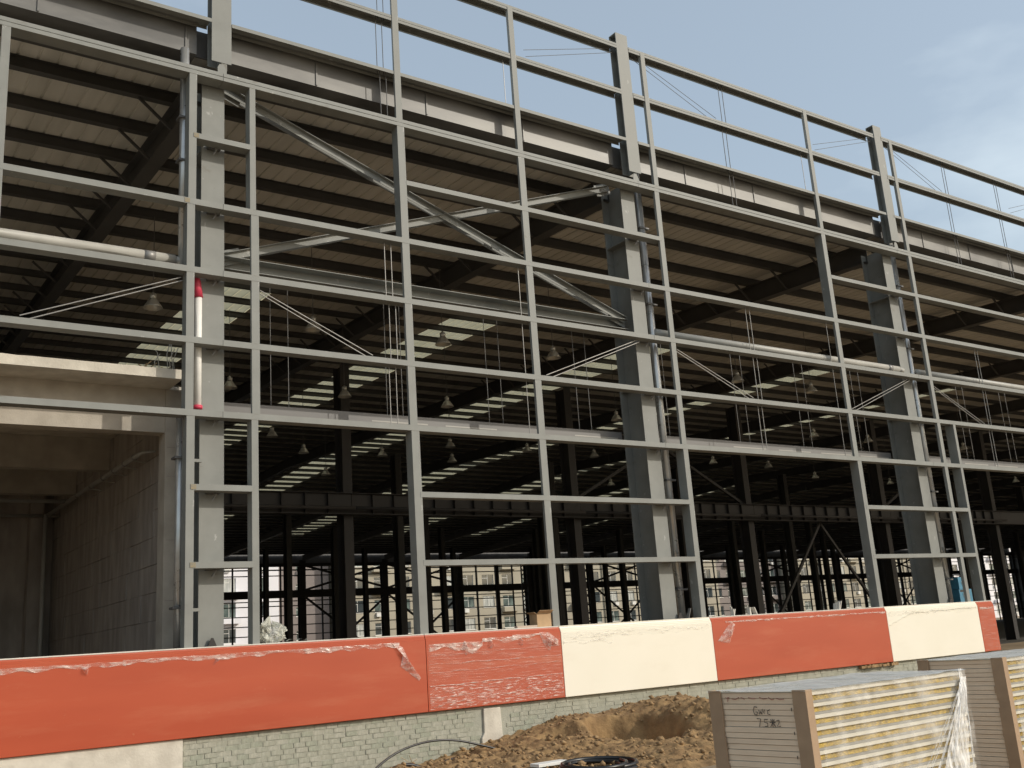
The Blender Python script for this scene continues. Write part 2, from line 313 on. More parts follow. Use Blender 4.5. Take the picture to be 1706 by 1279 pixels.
for a, b in zip(bayx[:-1], bayx[1:]): girt(a + 0.20, b - 0.255, GZ['G2'], False, 0.09, 0.34, 0.02, cavity=True)
# secondary posts
def post(x, z0, z1, w=0.16, d=0.26, y=0.005):
    k = ('post', round(z1-z0, 2), w, d)
    if k not in gcache: gcache[k] = MB().box(-w/2, w/2, 0, d, 0, z1-z0).mesh('post', GREY)
    return link('post', gcache[k], B, (x, y, z0))
WT = 2.06
p0a = post(P['P0'] + 0.02, GZ['G4'], GZ['G3']); post(P['P0'], GZ['G7'], GZ['G4']); post(P['P0'] + 0.03, WT, GZ['G7'])
for z, dx in ((GZ['G4'], 0), (GZ['GA']+0.02, 0.1), (GZ['G8']+0.02, 0.1), (GZ['G9']+0.02, 0.1)):
    MB().box(-0.06, 0.05, -0.003, 0.05, -0.045, 0.05).build('weld_patch', RUST, p0a, loc=(dx-0.02 if z != GZ['G4'] else -0.1, -0.007, z-GZ['G4']))
post(2.56, WT, GZ['G3'], d=0.1)
post(P['P1'] - 0.04, GZ['G4'], GZ['G3'], 0.13); post(P['P1'], GZ['G7'], GZ['G4'], 0.17, 0.08); post(P['P1'] - 0.03, WT, GZ['G7'], 0.14)
post(P['P2'], GZ['G4'], GZ['G3'], 0.19, 0.28); post(P['P2'], GZ['G7'], GZ['G4'], 0.19, 0.08); post(P['P2'] + 0.03, WT, GZ['G7'], 0.20, 0.28); post(P['P2'] - 0.02, GZ['G3'], GZ['G0'], 0.17, 0.07)
post(P['P3'], WT, GZ['G3'], 0.19, 0.08); post(P['P3'], GZ['G3'], GZ['G0'], 0.16, 0.10)
post(P['P4'], GZ['G7'], GZ['G3'], 0.17, 0.08); post(P['P4'] + 0.02, WT, GZ['G7'], 0.17, 0.30); post(P['P4'] + 0.03, GZ['G3'], GZ['G0'], 0.16, 0.10)
post(P['P5'], GZ['G4'], GZ['G3'], 0.19, 0.30); post(P['P5'], GZ['G7'], GZ['G4'], 0.19, 0.08); post(P['P5'] + 0.10, WT, GZ['G7'], 0.19, 0.30); post(P['P5'], GZ['G3'], GZ['G0'], 0.16, 0.10)
post(P['P6'], WT, GZ['G3'], 0.17, 0.10); post(P['P6'], GZ['G3'], GZ['G0'], 0.16, 0.10)
post(P['P7'], WT, GZ['G6'], 0.13, 0.32)
# parapet posts
pm = MB(); pm.box(-0.22, 0.22, 0, 0.02, 0, 4.45); pm.box(-0.22, 0.22, 0.28, 0.30, 0, 4.45); pm.box(-0.01, 0.01, 0.02, 0.28, 0, 4.45); pm.box(-0.22, 0.22, 0.0205, 0.2795, 4.43, 4.4505)
ppm = pm.mesh('parapet_post', GREY)
cle = MB().prism_y([(-0.1, 0), (0.1, 0), (0.1, 0.1), (0.03, 0.24), (-0.06, 0.24), (-0.1, 0.16)], 0, 0.015).mesh('cleat', GREY)
for x in (6.83, 18.83, 30.9, 42.83, -5.17):
    pp = link('parapet_post', ppm, B, (x, 0.03, GZ['G3'] + 0.36)); link('cleat', cle, pp, (0.02, 0.02, -0.27))
# gutter under the eave, with straps
gp = [(0.45, 14.98), (0.45, 15.66), (0.30, 15.68), (0.30, 15.70), (0.47, 15.685), (0.47, 15.0), (1.10, 15.0), (1.10, 14.98)]
for a, b in zip(bayx[:-1], bayx[1:]):
    gm = MB().prism_x(gp, a + 0.25, b - 0.45).build('gutter', GALV, B)
    x = a + 2.4
    while x < b - 0.6:
        MB().box(x-0.02, x+0.02, 0.425, 0.445, 15.0, 15.6).build('gutter_strap', GALV, gm); x += 3.0
    MB().box(a + 0.25, b - 0.2, 0.95, 1.2, 14.68, 14.96).build('eave_beam', PURL, B)
for x in XC[2:7]: MB().box(x-0.42, x+0.36, 0.56, 0.60, 14.99, 15.64).build('gutter_joint', PURL, B)
# roof: rafters, purlins, corrugated sheets, skylight strips
YR = 54.0; SL = 0.036
def roof_z(y): return 15.22 + SL * (y if y < YR else 2*YR - y)          # underside of sheet
RT = 0.62                                                              # purlin bottom is 0.38 lower
def rafter(y0, y1):
    m = MB()
    def zt(y): return roof_z(y) - 0.305
    def zb(y): return roof_z(y) - 1.02
    for xa, xb, fa, fb in ((-0.19, 0.19, lambda y: zb(y), lambda y: zb(y)+0.022), (-0.19, 0.19, lambda y: zt(y)-0.022, zt), (-0.009, 0.009, lambda y: zb(y)+0.022, lambda y: zt(y)-0.022)):
        b = len(m.v)
        for y in (y0, y1): m.v += [(xa, y, fa(y)), (xb, y, fa(y)), (xb, y, fb(y)), (xa, y, fb(y))]
        m.f += [tuple(b+i for i in k) for k in ((0,1,2,3),(7,6,5,4),(0,4,5,1),(1,5,6,2),(2,6,7,3),(3,7,4,0))]
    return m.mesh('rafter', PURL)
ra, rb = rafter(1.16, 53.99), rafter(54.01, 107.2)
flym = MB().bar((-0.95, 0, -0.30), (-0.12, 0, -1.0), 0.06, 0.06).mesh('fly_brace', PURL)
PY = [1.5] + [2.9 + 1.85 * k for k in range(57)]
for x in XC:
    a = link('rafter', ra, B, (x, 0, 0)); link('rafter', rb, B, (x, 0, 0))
    if 6 < x < 60:
        for y in PY[1:14]: link('fly_brace', flym, a, (0, y, roof_z(y)))
    MB().bar((x, 1.16, 14.2), (x, 1.9, 14.25), 0.36, 0.02).build('haunch_plate', PURL, a, loc=(-x, 0, 0.01)) if 6 < x < 32 else None
XA, XB = XA0, XB0
def purlin_mesh(dp, fw):
    m = MB(); L_ = XB - XA
    m.box(0, L_, -fw, fw, -dp, -dp+0.012); m.box(0, L_, -0.005, 0.005, -dp+0.012, -0.014); m.box(0, L_, -0.10, 0.10, -0.014, -0.004); return m.mesh('purlin', PURL)
pme = purlin_mesh(0.30, 0.10); pmf = purlin_mesh(0.22, 0.075)
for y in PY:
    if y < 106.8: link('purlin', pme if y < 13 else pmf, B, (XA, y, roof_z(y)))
SK = [1.6, 13.35, 23.9, 34.7, 47.0, 59.4, 71.2, 83.0, 95.0, 107.0, 119.0, 131.0, 143.0, 155.0, 167.0, 179.0]
def sheet(x0, x1, y0, y1, name, m):
    mb = MB(); xs = []; x = x0
    while x < x1 - 1e-6:
        e = min(x + 0.41, x1); xs += [(x, 0), (e - 0.07, 0), (e - 0.055, 0.035), (e - 0.015, 0.035)]; x = e
    xs.append((x1, 0)); n = len(xs)
    ys = [y0] + ([YR] if y0 < YR < y1 else []) + [y1]
    for y in ys: mb.v += [(a, y, roof_z(y) + z) for a, z in xs]
    for j in range(len(ys)-1):
        for i in range(n-1): mb.f.append((j*n+i, (j+1)*n+i, (j+1)*n+i+1, j*n+i+1))
    o = mb.build(name, m, B); return o
edges = [XA] + [e for s in SK for e in (s-1.2, s+1.2)] + [XB]
for i in range(0, len(edges), 2): sheet(edges[i], edges[i+1], 0.9, 107.6, 'roof_sheet', ROOF)
for s in SK:
    sheet(s-1.2, s+1.2, 0.9, 15.2, 'roof_sheet', ROOF); sheet(s-1.2, s+1.2, 92.8, 107.6, 'roof_sheet', ROOF)
    sheet(s-1.2, s+1.2, 15.2, 53.9, 'skylight', sky_m); sheet(s-1.2, s+1.2, 54.1, 92.8, 'skylight', sky_m)
# ridge cap, closed end walls added to keep the hall dark, rear eave
MB().box(XA, XB, 53.7, 54.3, roof_z(YR)+0.06, roof_z(YR)+0.1).build('ridge_cap', ROOF, B)
for x in (XA - 0.1, XB): MB().box(x, x+0.1, 0.9, 107.6, -0.02, 17.4).build('added_end_wall', GREYD, B)
MB().box(XA, XB, 107.9, 108.1, 13.9, 16.2).build('rear_eave_cladding', GREYD, B)
# braced bay between the first two columns in view: struts and double-angle X
def double_angle(p, q, name='brace'):
    p = Vector(p); q = Vector(q); m = MB()
    for s in (-1, 1):
        o = Vector((0, s*0.07, 0)); m.bar(p+o, q+o, 0.012, 0.16, (0, 0, 1)); m.bar(p+o+Vector((0, s*0.05, 0.075)), q+o+Vector((0, s*0.05, 0.075)), 0.10, 0.012)
    b = m.build(name, GREY, B)
    for e, f in ((p, q), (q, p)):
        d = (f-e).normalized(); MB().bar(e - d*0.1, e + d*0.45, 0.014, 0.34).build('gusset', GREY, b)
    return b
double_angle((7.1, 0.75, 14.42), (18.45, 0.75, 10.38)); double_angle((7.1, 0.79, 10.40), (18.35, 0.79, 14.36))
sm = MB(); sm.box(7.05, 18.50, 0.86, 0.875, 10.115, 10.385); sm.box(7.05, 18.5, 0.58, 0.90, 10.10, 10.115); sm.box(7.05, 18.5, 0.58, 0.90, 10.385, 10.40); sm.build('strut', GREY, B)
for a, b in ((7.05, 18.5), (19.05, 30.5), (31.05, 42.5), (43.05, 54.5)):
    m = MB(); m.box(a, b, 1.30, 1.31, 7.08, 7.34); m.box(a, b, 1.31, 1.60, 7.08, 7.09); m.box(a, b, 1.60, 1.61, 7.08, 7.34)
    tr_ = m.build('cable_tray', TRAY, B)
    x = a + 0.4
    while x < b:
        MB().box(x-0.6, x+0.9, 1.296, 1.2995, 7.15, 7.18).build('cover_strip', PVC, tr_) if random.random() < 0.6 else None
        x += 2.0
    for k in range(4):
        x = a + 1.4 + k * 2.9
        for dx in (0, 0.42): MB().tube([(x+dx, 1.45, 7.08), (x+dx, 1.45, 10.4)], 0.008, 5).build('hanger_rod', ROD, tr_)
# pipes lying behind the fifth girt
for a, b in ((-5.0, 5.98), (19.3, 30.4), (31.4, 42.4)):
    pp = MB().tube([(a, 0.42, 10.06), (b, 0.42, 10.06)], 0.105, 14).build('fire_pipe', PVC, B, smooth=True)
    MB().tube([(b-0.62, 0.42, 10.06), (b-0.40, 0.42, 10.06)], 0.112, 14).build('pipe_coupling', ROD, pp, smooth=True)
    MB().tube([(b, 0.42, 10.06), (b+0.25, 0.42, 10.04)], 0.08, 12).build('pipe_end', PVC, pp, smooth=True)
# downpipes with clamps
def downpipe(x, y, z0, z1, r=0.10, cl_=()):
    d = MB().tube([(x, y, z0), (x, y, z1)], r, 14).build('downpipe', PIPE, B, smooth=True)
    for z in cl_:
        MB().box(x-0.14, x+0.2, y-0.12, y+0.12, z-0.022, z+0.022).build('clamp', GREYD, d)
    return d
downpipe(6.14, 0.40, 9.95, 15.0, 0.095, (13.3, 12.3)); downpipe(6.14, 0.42, 2.0, 6.75, 0.085, (3.0, 5.9))
for xc in (18.77, 30.77):
    downpipe(xc + 0.52, 0.52, 1.9, 14.95, 0.105, (13.2, 10.9, 8.4, 5.9, 3.0))
pp = MB().tube([(6.46, 0.36, 6.95), (6.46, 0.36, 9.3)], 0.075, 14).build('wrapped_pipe', WHITE, B, smooth=True, label='silver pipe with red taped ends beside the left column')
MB().tube([(6.42, 0.36, 9.75), (6.43, 0.36, 9.6), (6.46, 0.36, 9.28)], [0.06, 0.08, 0.098], 14).build('red_end', REDP, pp, smooth=True)
MB().tube([(6.46, 0.36, 6.91), (6.46, 0.36, 6.98)], 0.10, 14).build('red_end', REDP, pp, smooth=True)
# tie rods in pairs and sag rods
def rods(p, q, gap=0.07, r=0.013, m=None):
    p = Vector(p); q = Vector(q); d = (q-p).normalized(); n = Vector((-d.z, 0, d.x)) * gap/2
    for s in (-1, 1): MB().tube([p + n*s, q + n*s*1.5], r, 6).build('tie_rod', m or ROD, B)
for a, b, z0, z1 in ((6.05, 3.1, 7.66, 6.45), (7.70, 10.32, 7.62, 6.44), (18.43, 15.2, 7.75, 6.43), (19.8, 22.67, 7.62, 6.44), (30.53, 27.15, 7.75, 6.41), (31.75, 34.6, 7.65, 6.44),
                     (18.6, 15.3, 16.68, 15.6), (19.2, 22.6, 16.7, 15.4), (30.6, 27.3, 16.68, 15.6), (31.2, 34.6, 16.7, 15.4), (42.6, 39.3, 16.68, 15.6)):
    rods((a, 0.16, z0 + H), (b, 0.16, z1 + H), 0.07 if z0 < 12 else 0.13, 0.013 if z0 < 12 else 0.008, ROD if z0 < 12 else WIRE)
lev = ['G7', 'G6', 'G5', 'G4', 'GA', 'G3', 'G2', 'G1', 'G0']
for xs_, top in ((10.83, 'G0'), (22.93, 'G0'), (34.93, 'G0'), (38.5, 'G0')):
    for j, (a, b) in enumerate(zip(lev[:-1], lev[1:])):
        if lev.index(b) > lev.index(top): break
        if a in ('G4', 'GA'): continue
        for dx in (-0.085, 0.085):
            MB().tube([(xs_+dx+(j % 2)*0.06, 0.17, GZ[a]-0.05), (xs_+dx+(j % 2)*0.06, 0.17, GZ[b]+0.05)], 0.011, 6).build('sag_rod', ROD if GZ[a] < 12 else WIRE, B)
for xs_ in (14.55, 26.55):
    for a, b in (('G7', 'G6'), ('G6', 'G5'), ('G5', 'G4'), ('G2', 'G1')): MB().tube([(xs_, 0.17, GZ[a]), (xs_, 0.17, GZ[b])], 0.010, 6).build('sag_rod', ROD, B)
# small clip bundles where girts meet the columns
clip = MB()
for k in range(5): clip.bar((random.uniform(-.05,.05), 0.24, -0.06), (random.uniform(-.09,.09), 0.25+random.uniform(0,.06), -0.06-random.uniform(.06,.16)), 0.012, 0.012)
clm = clip.mesh('clip', ROD)
for x in (6.80, 18.83, 30.83):
    for gname in ('G7', 'G6', 'G5', 'G4', 'GA', 'G8', 'G9'): link('clip', clm, B, (x, 0, GZ[gname]))
cleat = MB().box(-0.13, 0.13, 0.282, 0.398, -0.055, 0.055).mesh('girt_cleat', GREYD)
for x in XC[2:7]:
    for gname in ('G3', 'GA', 'G4', 'G5', 'G6', 'G7', 'G8', 'G9'): link('girt_cleat', cleat, B, (x, 0, GZ[gname]))
brk = MB().box(0, 0.3, 0.3, 0.36, -0.03, 0.03).mesh('bracket', GREY)
for z in (12.75, 5.85, 2.95): link('bracket', brk, B, (6.24, 0, z))
# crane girder along the first interior row
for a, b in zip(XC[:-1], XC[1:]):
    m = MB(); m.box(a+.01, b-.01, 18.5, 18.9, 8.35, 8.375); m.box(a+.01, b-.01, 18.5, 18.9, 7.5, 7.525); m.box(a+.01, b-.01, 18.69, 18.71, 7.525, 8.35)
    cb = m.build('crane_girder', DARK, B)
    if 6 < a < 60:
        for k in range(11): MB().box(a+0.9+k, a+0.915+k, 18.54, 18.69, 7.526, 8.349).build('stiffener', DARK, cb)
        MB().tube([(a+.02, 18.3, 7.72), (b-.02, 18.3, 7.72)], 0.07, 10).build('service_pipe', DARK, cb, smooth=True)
for (x0, x1, z0, z1) in ((42.8, 36.8, 8.4, 11.5), (30.8, 36.8, 8.4, 11.5), (42.8, 48.8, 0.5, 7.5), (54.8, 48.8, 0.5, 7.5), (54.8, 60.8, 8.4, 11.5)):
    MB().bar((x0, 19.3, z0), (x1, 19.3, z1), 0.14, 0.14).build('row_brace', DARK, B)
# rear facade: girts, mid posts, wide strut, bracing
RY = 107.0
for z in (2.0, 3.5, 5.0, 6.2, 7.4, 8.6, 9.2, 12.4): MB().box(XA, XB, RY, RY+0.2, z-0.06, z+0.06).build('rear_girt', DARK, B)
MB().box(XA, XB, RY-0.1, RY+0.3, 9.6, 10.55).build('rear_strut', DARK, B)
MB().box(XA, XB, RY-0.1, RY+0.3, 13.55, 13.95).build('rear_eave_beam', DARK, B)
MB().box(XA, XB, RY-0.5, RY-0.3, 13.0, 13.16).build('rear_pipe', DARK, B)
rpm = MB().box(-0.09, 0.09, 0, 0.18, 0, 13.6).mesh('rear_post', DARK); rpw = MB().box(-0.3, 0.3, 0, 0.3, 0, 13.6).mesh('rear_post', DARK)
for x in XC:
    link('rear_post', rpw, B, (x + 6, RY - 0.3, 0))
    for dx in (2.6, 8.9): link('rear_post', rpm, B, (x + dx, RY-0.01, 0))
for i, x in enumerate(XC[:-1]):
    if i in (7, 8, 11, 14, 17):
        for (a, b, z0, z1) in ((x, x+12, 0.5, 9.6), (x+12, x, 0.5, 9.6), (x, x+12, 10.5, 13.6), (x+12, x, 10.5, 13.6)):
            MB().bar((a, RY-0.4-(0.1 if a > b else 0), z0), (b, RY-0.4-(0.1 if a > b else 0), z1), 0.12, 0.28).build('rear_brace', DARK, B)
# lattice columns near the rear
for x in (84.5, 95.5, 126.0):
    m = MB()
    for dx in (-0.5, 0.5): m.box(x+dx-0.06, x+dx+0.06, 99.4, 99.6, 0, 13.4)
    for k in range(11):
        for s in (-1, 1): m.bar((x-0.5*s, 99.5, k*1.2+.2), (x+0.5*s, 99.5, k*1.2+1.4), 0.07, 0.1)
    m.build('lattice_column', DARK, B)

# ================================================================= LOW PANEL WALL
W = thing('low_panel_wall', 'low wall of red and cream sandwich panels below the steel grid', 'wall')
def panel(x0, x1, m, label, z0=0.655, z1=2.16):
    y0, y1 = -0.16, -0.06
    prof = [(y0, z0+0.01), (y0+0.01, z0), (y1, z0), (y1, z1+0.06), (y0+0.05, z1+0.06), (y0+0.045, z1+0.035), (y0+0.03, z1+0.03), (y0+0.03, z1-0.005), (y0+0.012, z1-0.01), (y0+0.012, z1-0.045), (y0, z1-0.05)]
    p = MB().prism_x(prof, x0+0.008, x1-0.008).build('panel', m, W, label=label)
    cap = MB().box(x0+0.01, x1-0.01, y0+0.05, 0.12, z1+0.064, z1+0.085).build('top_flashing', m if m is CREAM else ROOF, p)
    return p
pan = [panel(-1.0, 11.18, RED, 'long glossy red panel at the left end'), panel(11.18, 14.77, RED, 'red panel still wrapped in crinkled clear film'),
       panel(14.77, 19.65, CREAM, 'cream panel beside the film wrapped red panel'), panel(19.65, 26.92, RED, 'red panel between the two cream panels'),
       panel(26.92, 31.69, CREAM, 'cream panel near the right end'), panel(31.69, 32.62, RED, 'short red panel at the right end')]
def film_strip(p, x0, x1, m, zt=2.14, depth=0.12, jag=0.09, seed=1, y=-0.166, sag=0.0):
    rnd = random.Random(seed); n = max(8, int((x1-x0)/0.07)); mb = MB(); dz = [depth + jag*noise.noise(Vector((i*0.23, seed*7.1, 0))) for i in range(n+1)]
    tp = [zt - 0.03*abs(noise.noise(Vector((i*0.11, seed*3.3, 4)))) for i in range(n+1)]
    def fn(u, v):
        i = min(n, int(round(u*n))); x = x0 + u*(x1-x0); z = tp[i] - sag*math.sin(math.pi*u) - v*max(0.025, dz[i])
        return (x, y - 0.022*abs(noise.noise(Vector((x*9, z*30, seed)))) - 0.004, z)
    return mb.grid(n, 5, fn).build('protective_film', m, p)
def flap(p, pts, m=None, y=-0.17):
    """torn flap: triangle fan with folds standing off the panel"""
    mb = MB(); c = Vector((sum(a for a, b in pts)/len(pts), y - 0.07, sum(b for a, b in pts)/len(pts))); n = len(pts)
    for i in range(n):
        a = pts[i]; b = pts[(i+1) % n]; k = 6
        A = Vector((a[0], y, a[1])); Bq = Vector((b[0], y - 0.015*(i % 2), b[1]))
        for j in range(k):
            p0 = A.lerp(Bq, j/k); p1 = A.lerp(Bq, (j+1)/k); q0 = p0.lerp(c, 0.9); q1 = p1.lerp(c, 0.9)
            q0.y -= 0.03*random.random(); q1.y -= 0.03*random.random(); mb.poly([p0, p1, q1, q0])
        mb.poly([A.lerp(c, 0.9), Bq.lerp(c, 0.9), c])
    return mb.build('torn_film_flap', m or FILM, p)
film_strip(pan[0], 2.0, 5.05, FILM, 2.085, 0.075, 0.06, 2); film_strip(pan[0], 5.0, 10.55, FILM, 2.10, 0.08, 0.07, 3)
flap(pan[0], [(10.35, 2.12), (10.62, 1.86), (10.55, 1.62), (10.98, 1.30), (11.02, 1.36), (10.76, 1.72), (10.62, 2.0)])
flap(pan[0], [(6.68, 2.03), (6.80, 2.02), (6.62, 1.90)]); flap(pan[0], [(4.3, 2.0), (4.42, 2.02), (4.40, 1.88)])
film_strip(pan[1], 11.26, 12.6, FILM, 2.03, 0.17, 0.16, 5); film_strip(pan[1], 12.6, 13.5, FILM, 2.08, 0.10, 0.12, 6); film_strip(pan[1], 13.4, 14.2, FILM, 2.11, 0.08, 0.1, 7)
flap(pan[1], [(14.14, 2.13), (14.3, 1.78), (14.42, 1.70), (14.36, 1.92), (14.66, 1.80), (14.68, 1.93), (14.4, 2.12)])
for (x, w_, d) in ((12.12, .05, .3), (12.78, .06, .2), (13.6, .05, .18)): flap(pan[1], [(x, 2.04), (x+w_, 2.04), (x+w_*1.3, 2.04-d), (x+.02, 2.06-d)])
def film_sheet(p, x0, x1, z0, z1, m, seed, amp=0.012, fx=3, fz=14, y=-0.168):
    def fn(u, v):
        x = x0+u*(x1-x0); z = z0+v*(z1-z0) + (0.02*noise.noise(Vector((x*2.2, seed, 1))) if v > 0.99 else 0)
        return (x, y - amp*abs(noise.noise(Vector((x*fx, z*fz, seed)))), z)
    return MB().grid(90, 44, fn).build('protective_film', m, p)
film_sheet(pan[1], 11.22, 14.73, 1.15, 2.02, FILMT, 3, 0.008, 0.9, 7)
film_sheet(pan[1], 11.22, 14.73, 0.69, 1.155, FILMC, 4, 0.03, 3.5, 15)
def crease(p, x0, x1, za, zb, seed, r=0.005, m=None):
    pts = [(x0+(x1-x0)*i/60, -0.174, za+(zb-za)*i/60+0.03*noise.noise(Vector((i*0.13, seed, 0)))+0.008*noise.noise(Vector((i*0.9, seed, 0)))) for i in range(61)]
    rr = [max(0.0015, r*(0.6+0.9*noise.noise(Vector((i*0.45, seed, 9))))) for i in range(61)]
    MB().tube(pts, rr, 5).build('film_crease', m or FILM, p)
for za, zb, s, r in ((1.60, 1.60, 1, .006), (1.43, 1.46, 2, .005), (1.16, 1.19, 3, .012), (1.78, 1.82, 5, .004), (0.93, 0.88, 6, .006), (0.80, 0.9, 7, .005)): crease(pan[1], 11.24, 14.72, za, zb, s, r)
film_strip(pan[2], 14.85, 19.55, FILMW, 2.08, 0.14, 0.12, 9); film_strip(pan[2], 14.82, 16.3, FILMW, 1.98, 0.16, 0.2, 12)
film_strip(pan[3], 20.15, 26.85, FILM, 2.12, 0.045, 0.04, 14); flap(pan[3], [(20.35, 2.10), (19.78, 1.62), (20.12, 1.57), (20.22, 1.56), (20.5, 2.02)])
film_strip(pan[4], 27.0, 31.6, FILMW, 2.09, 0.10, 0.10, 16); crease(pan[4], 27.0, 28.2, 1.7, 2.03, 17, .012, CREAM); crease(pan[4], 28.2, 31.5, 2.02, 2.06, 18, .012, CREAM)
film_strip(pan[5], 31.78, 32.55, FILM, 2.05, 0.07, 0.05, 20); film_sheet(pan[5], 31.74, 32.58, 0.70, 2.0, FILMT, 21, 0.012, 2, 6)

# ================================================================= BRICK PLINTH
Q = thing('brick_plinth', 'grey green brick plinth wall standing under the red and cream panels', 'wall')
MB().box(6.1, 32.5, -0.044, 0.3, -1.0, 0.64).build('mortar_core', MORTAR, Q)
MB().box(-12, 6.095, -0.10, 0.3, -1.0, 0.645).build('ground_beam', CONCP, Q)
pr = MB(); pr.prism_y([(12.56, -0.9), (13.12, -0.9), (13.12, -0.06), (13.04, 0.02), (13.02, 0.60), (12.58, 0.60), (12.57, 0.1), (12.50, 0.0), (12.50, -0.9)], -0.095, -0.02); bevel(pr.build('concrete_pier', CONCP, Q), 0.015)
bl, bh, jt = 0.235, 0.083, 0.012
bricks = []
row = 0; z = 0.545
while z > -0.75:
    off = (0.5 if row % 2 else 0.0) * (bl + jt); x = 6.12 - off
    while x < 32.4:
        x0 = max(x, 6.115); x1 = min(x + bl, 32.4)
        jx = x0 + 0.5*(x1-x0)
        if x1 - x0 > 0.06 and not (x1 > 12.49 and x0 < 13.13):
            bricks.append((x0, x1, z))
        x += bl + jt + random.uniform(-0.03, 0.02)
    row += 1; z -= bh + jt
bmesh_ = [MB().box(0, 1, 0, 0.05, 0, bh).mesh('brick', m) for m in (BRICK, BRICK2, BRICK3)]
def gone(b):
    x0, x1, z = b; return z + bh < soil_z(min(20, max(7, x0)), -0.12) - 0.03 if 7 < x0 < 20.2 else z + bh < -0.02
vis = [b for b in bricks if not gone(b)]
vis.sort(key=lambda b: (b[0]-6)**2 * 0.25 + 0)
near, far = vis[:300], vis[300:]
for b in near:
    o = link('brick', random.choices(bmesh_, (5, 3, 3))[0], Q, (b[0], -0.054 + random.uniform(-0.005, 0.007), b[2] + random.uniform(-0.006, 0.006))); o.scale.x = b[1]-b[0]; o.rotation_euler.y = random.uniform(-0.02, 0.02); o.rotation_euler.x = random.uniform(-0.03, 0.03)
fb = MB()
for b in far:
    d = random.uniform(-0.006, 0.006); fb.box(b[0], b[1], -0.053+d, 0, b[2], b[2]+bh)
fb.build('distant_bricks', BRICK, Q, kind='stuff')
rb_ = MB()
for i in range(26):
    x = random.uniform(25.4, 27.0); rb_.box(x, x+random.uniform(.05, .18), -0.16-random.random()*.05, -0.06, 0.56, 0.6+random.random()*0.05)
rb_.build('brick_rubble', SOILD, Q, kind='stuff')

# ================================================================= CONCRETE ROOM AT LEFT
R = thing('concrete_room', 'bare concrete room with roof slab built inside the left bay', 'building')
sb = MB(); n = 60
top = [(-8 + 14.2*i/n, 7.74 + 0.012*noise.noise(Vector((i*0.9, 0, 0)))) for i in range(n+1)]
sb.prism_y([(6.2, 7.545), (-8, 7.545)] + top, 0.5, 13.5); sb.build('roof_slab', CONCP, R); MB().box(6.21, 6.62, 1.81, 13.5, 7.546, 7.73).build('roof_slab', CONCP, R)
MB().box(-8, 6.12, 1.4, 1.75, 6.62, 7.544).build('edge_beam', CONC, R)
MB().box(6.121, 6.44, 1.36, 1.80, -0.02, 7.543).build('corner_column', CONC, R)
for zj in (6.3, 5.7, 4.4, 3.2): MB().box(6.16, 6.43, 1.354, 1.37, zj, zj+0.012).build('form_joint', CONCW, R)
# right wall as formwork boards of uneven face
zz = -0.02; k = 0
while zz < 7.4:
    y = 1.81; hgt = 0.58
    while y < 13.2:
        ln = min(random.choice((1.2, 1.8, 0.9)), 13.2 - y)
        MB().box(6.30 + random.uniform(-0.012, 0.012), 6.5, y + 0.004, y+ln-0.004, zz+0.004, min(zz+hgt, 7.54)-0.004).build('wall_board_face', CONCW, R); y += ln
    zz += hgt
MB().box(-8, 6.5, 13.2, 13.5, -0.02, 7.54).build('back_wall', CONCW, R)
MB().box(-8.3, -8, 0.6, 13.5, -0.02, 7.54).build('side_wall', CONCW, R)
MB().box(-8, 6.29, 6.6, 6.9, 6.75, 7.54).build('cross_beam', CONC, R); MB().box(-8, 6.29, 10.2, 10.5, 6.7, 7.54).build('cross_beam', CONC, R)
MB().box(5.6, 5.95, 12.7, 13.2, -0.02, 7.5).build('inner_column', CONCW, R)
SP = thing('sprinkler_pipe', 'pale pipe with side branches running along the concrete room wall', 'pipe', (5.95, 2.4, 6.4))
MB().tube([(0.28, 0, 0.02), (0.02, 0.05, 0.0), (0, 0.5, 0), (0, 10.0, 0)], [0.02, 0.03, 0.055, 0.055], 10).build('main_pipe', PVC, SP, smooth=True)
for y in (0.9, 1.7, 2.6, 3.6, 4.8): MB().tube([(0, y, -0.02), (0.33, y+0.02, -0.06)], 0.014, 6).build('branch', PVC, SP)
for y in (0.6, 1.4, 2.3, 3.3, 4.5, 6): MB().tube([(0, y, 0), (0, y+0.09, 0)], 0.066, 10).build('coupling', ROD, SP, smooth=True)
MB().tube([(-7, 7.25, 0.02), (0, 7.25, 0.02)], 0.055, 10).build('cross_pipe', PVC, SP, smooth=True)
MB().tube([(-7, 9.7, -0.03), (0.3, 9.7, -0.03)], 0.05, 10).build('cross_pipe', PVC, SP, smooth=True)
MB().tube([(-0.08, 9.6, 0), (-0.08, 9.6, -6.4)], 0.06, 10).build('riser', PVC, SP, smooth=True)
RB = thing('rebar_stubs', 'bent pale straps and rebar stubs sticking up from the slab edge', 'rebar', (5.7, 0.7, 7.74))
for i, (x, hgt) in enumerate(((0.02, .35), (0.1, .42), (0.33, .5), (0.38, .75), (0.42, .55), (-0.1, .12), (0.3, .8))):
    MB().tube([(x, 0.02*i, 0), (x-0.03, 0.02*i, hgt*.5), (x+0.05*(-1)**i, 0.02*i, hgt*.9), (x+0.08*(-1)**i, .03*i, hgt)], 0.009, 5).build('bar', PVC, RB)
for i in range(6): MB().bar((-0.25+i*.05, .05*i, 0.01), (-0.1+i*.07*(-1)**i, .05*i-.1, 0.04+.14*random.random()), 0.03, 0.012).build('strap', WOOD, RB)

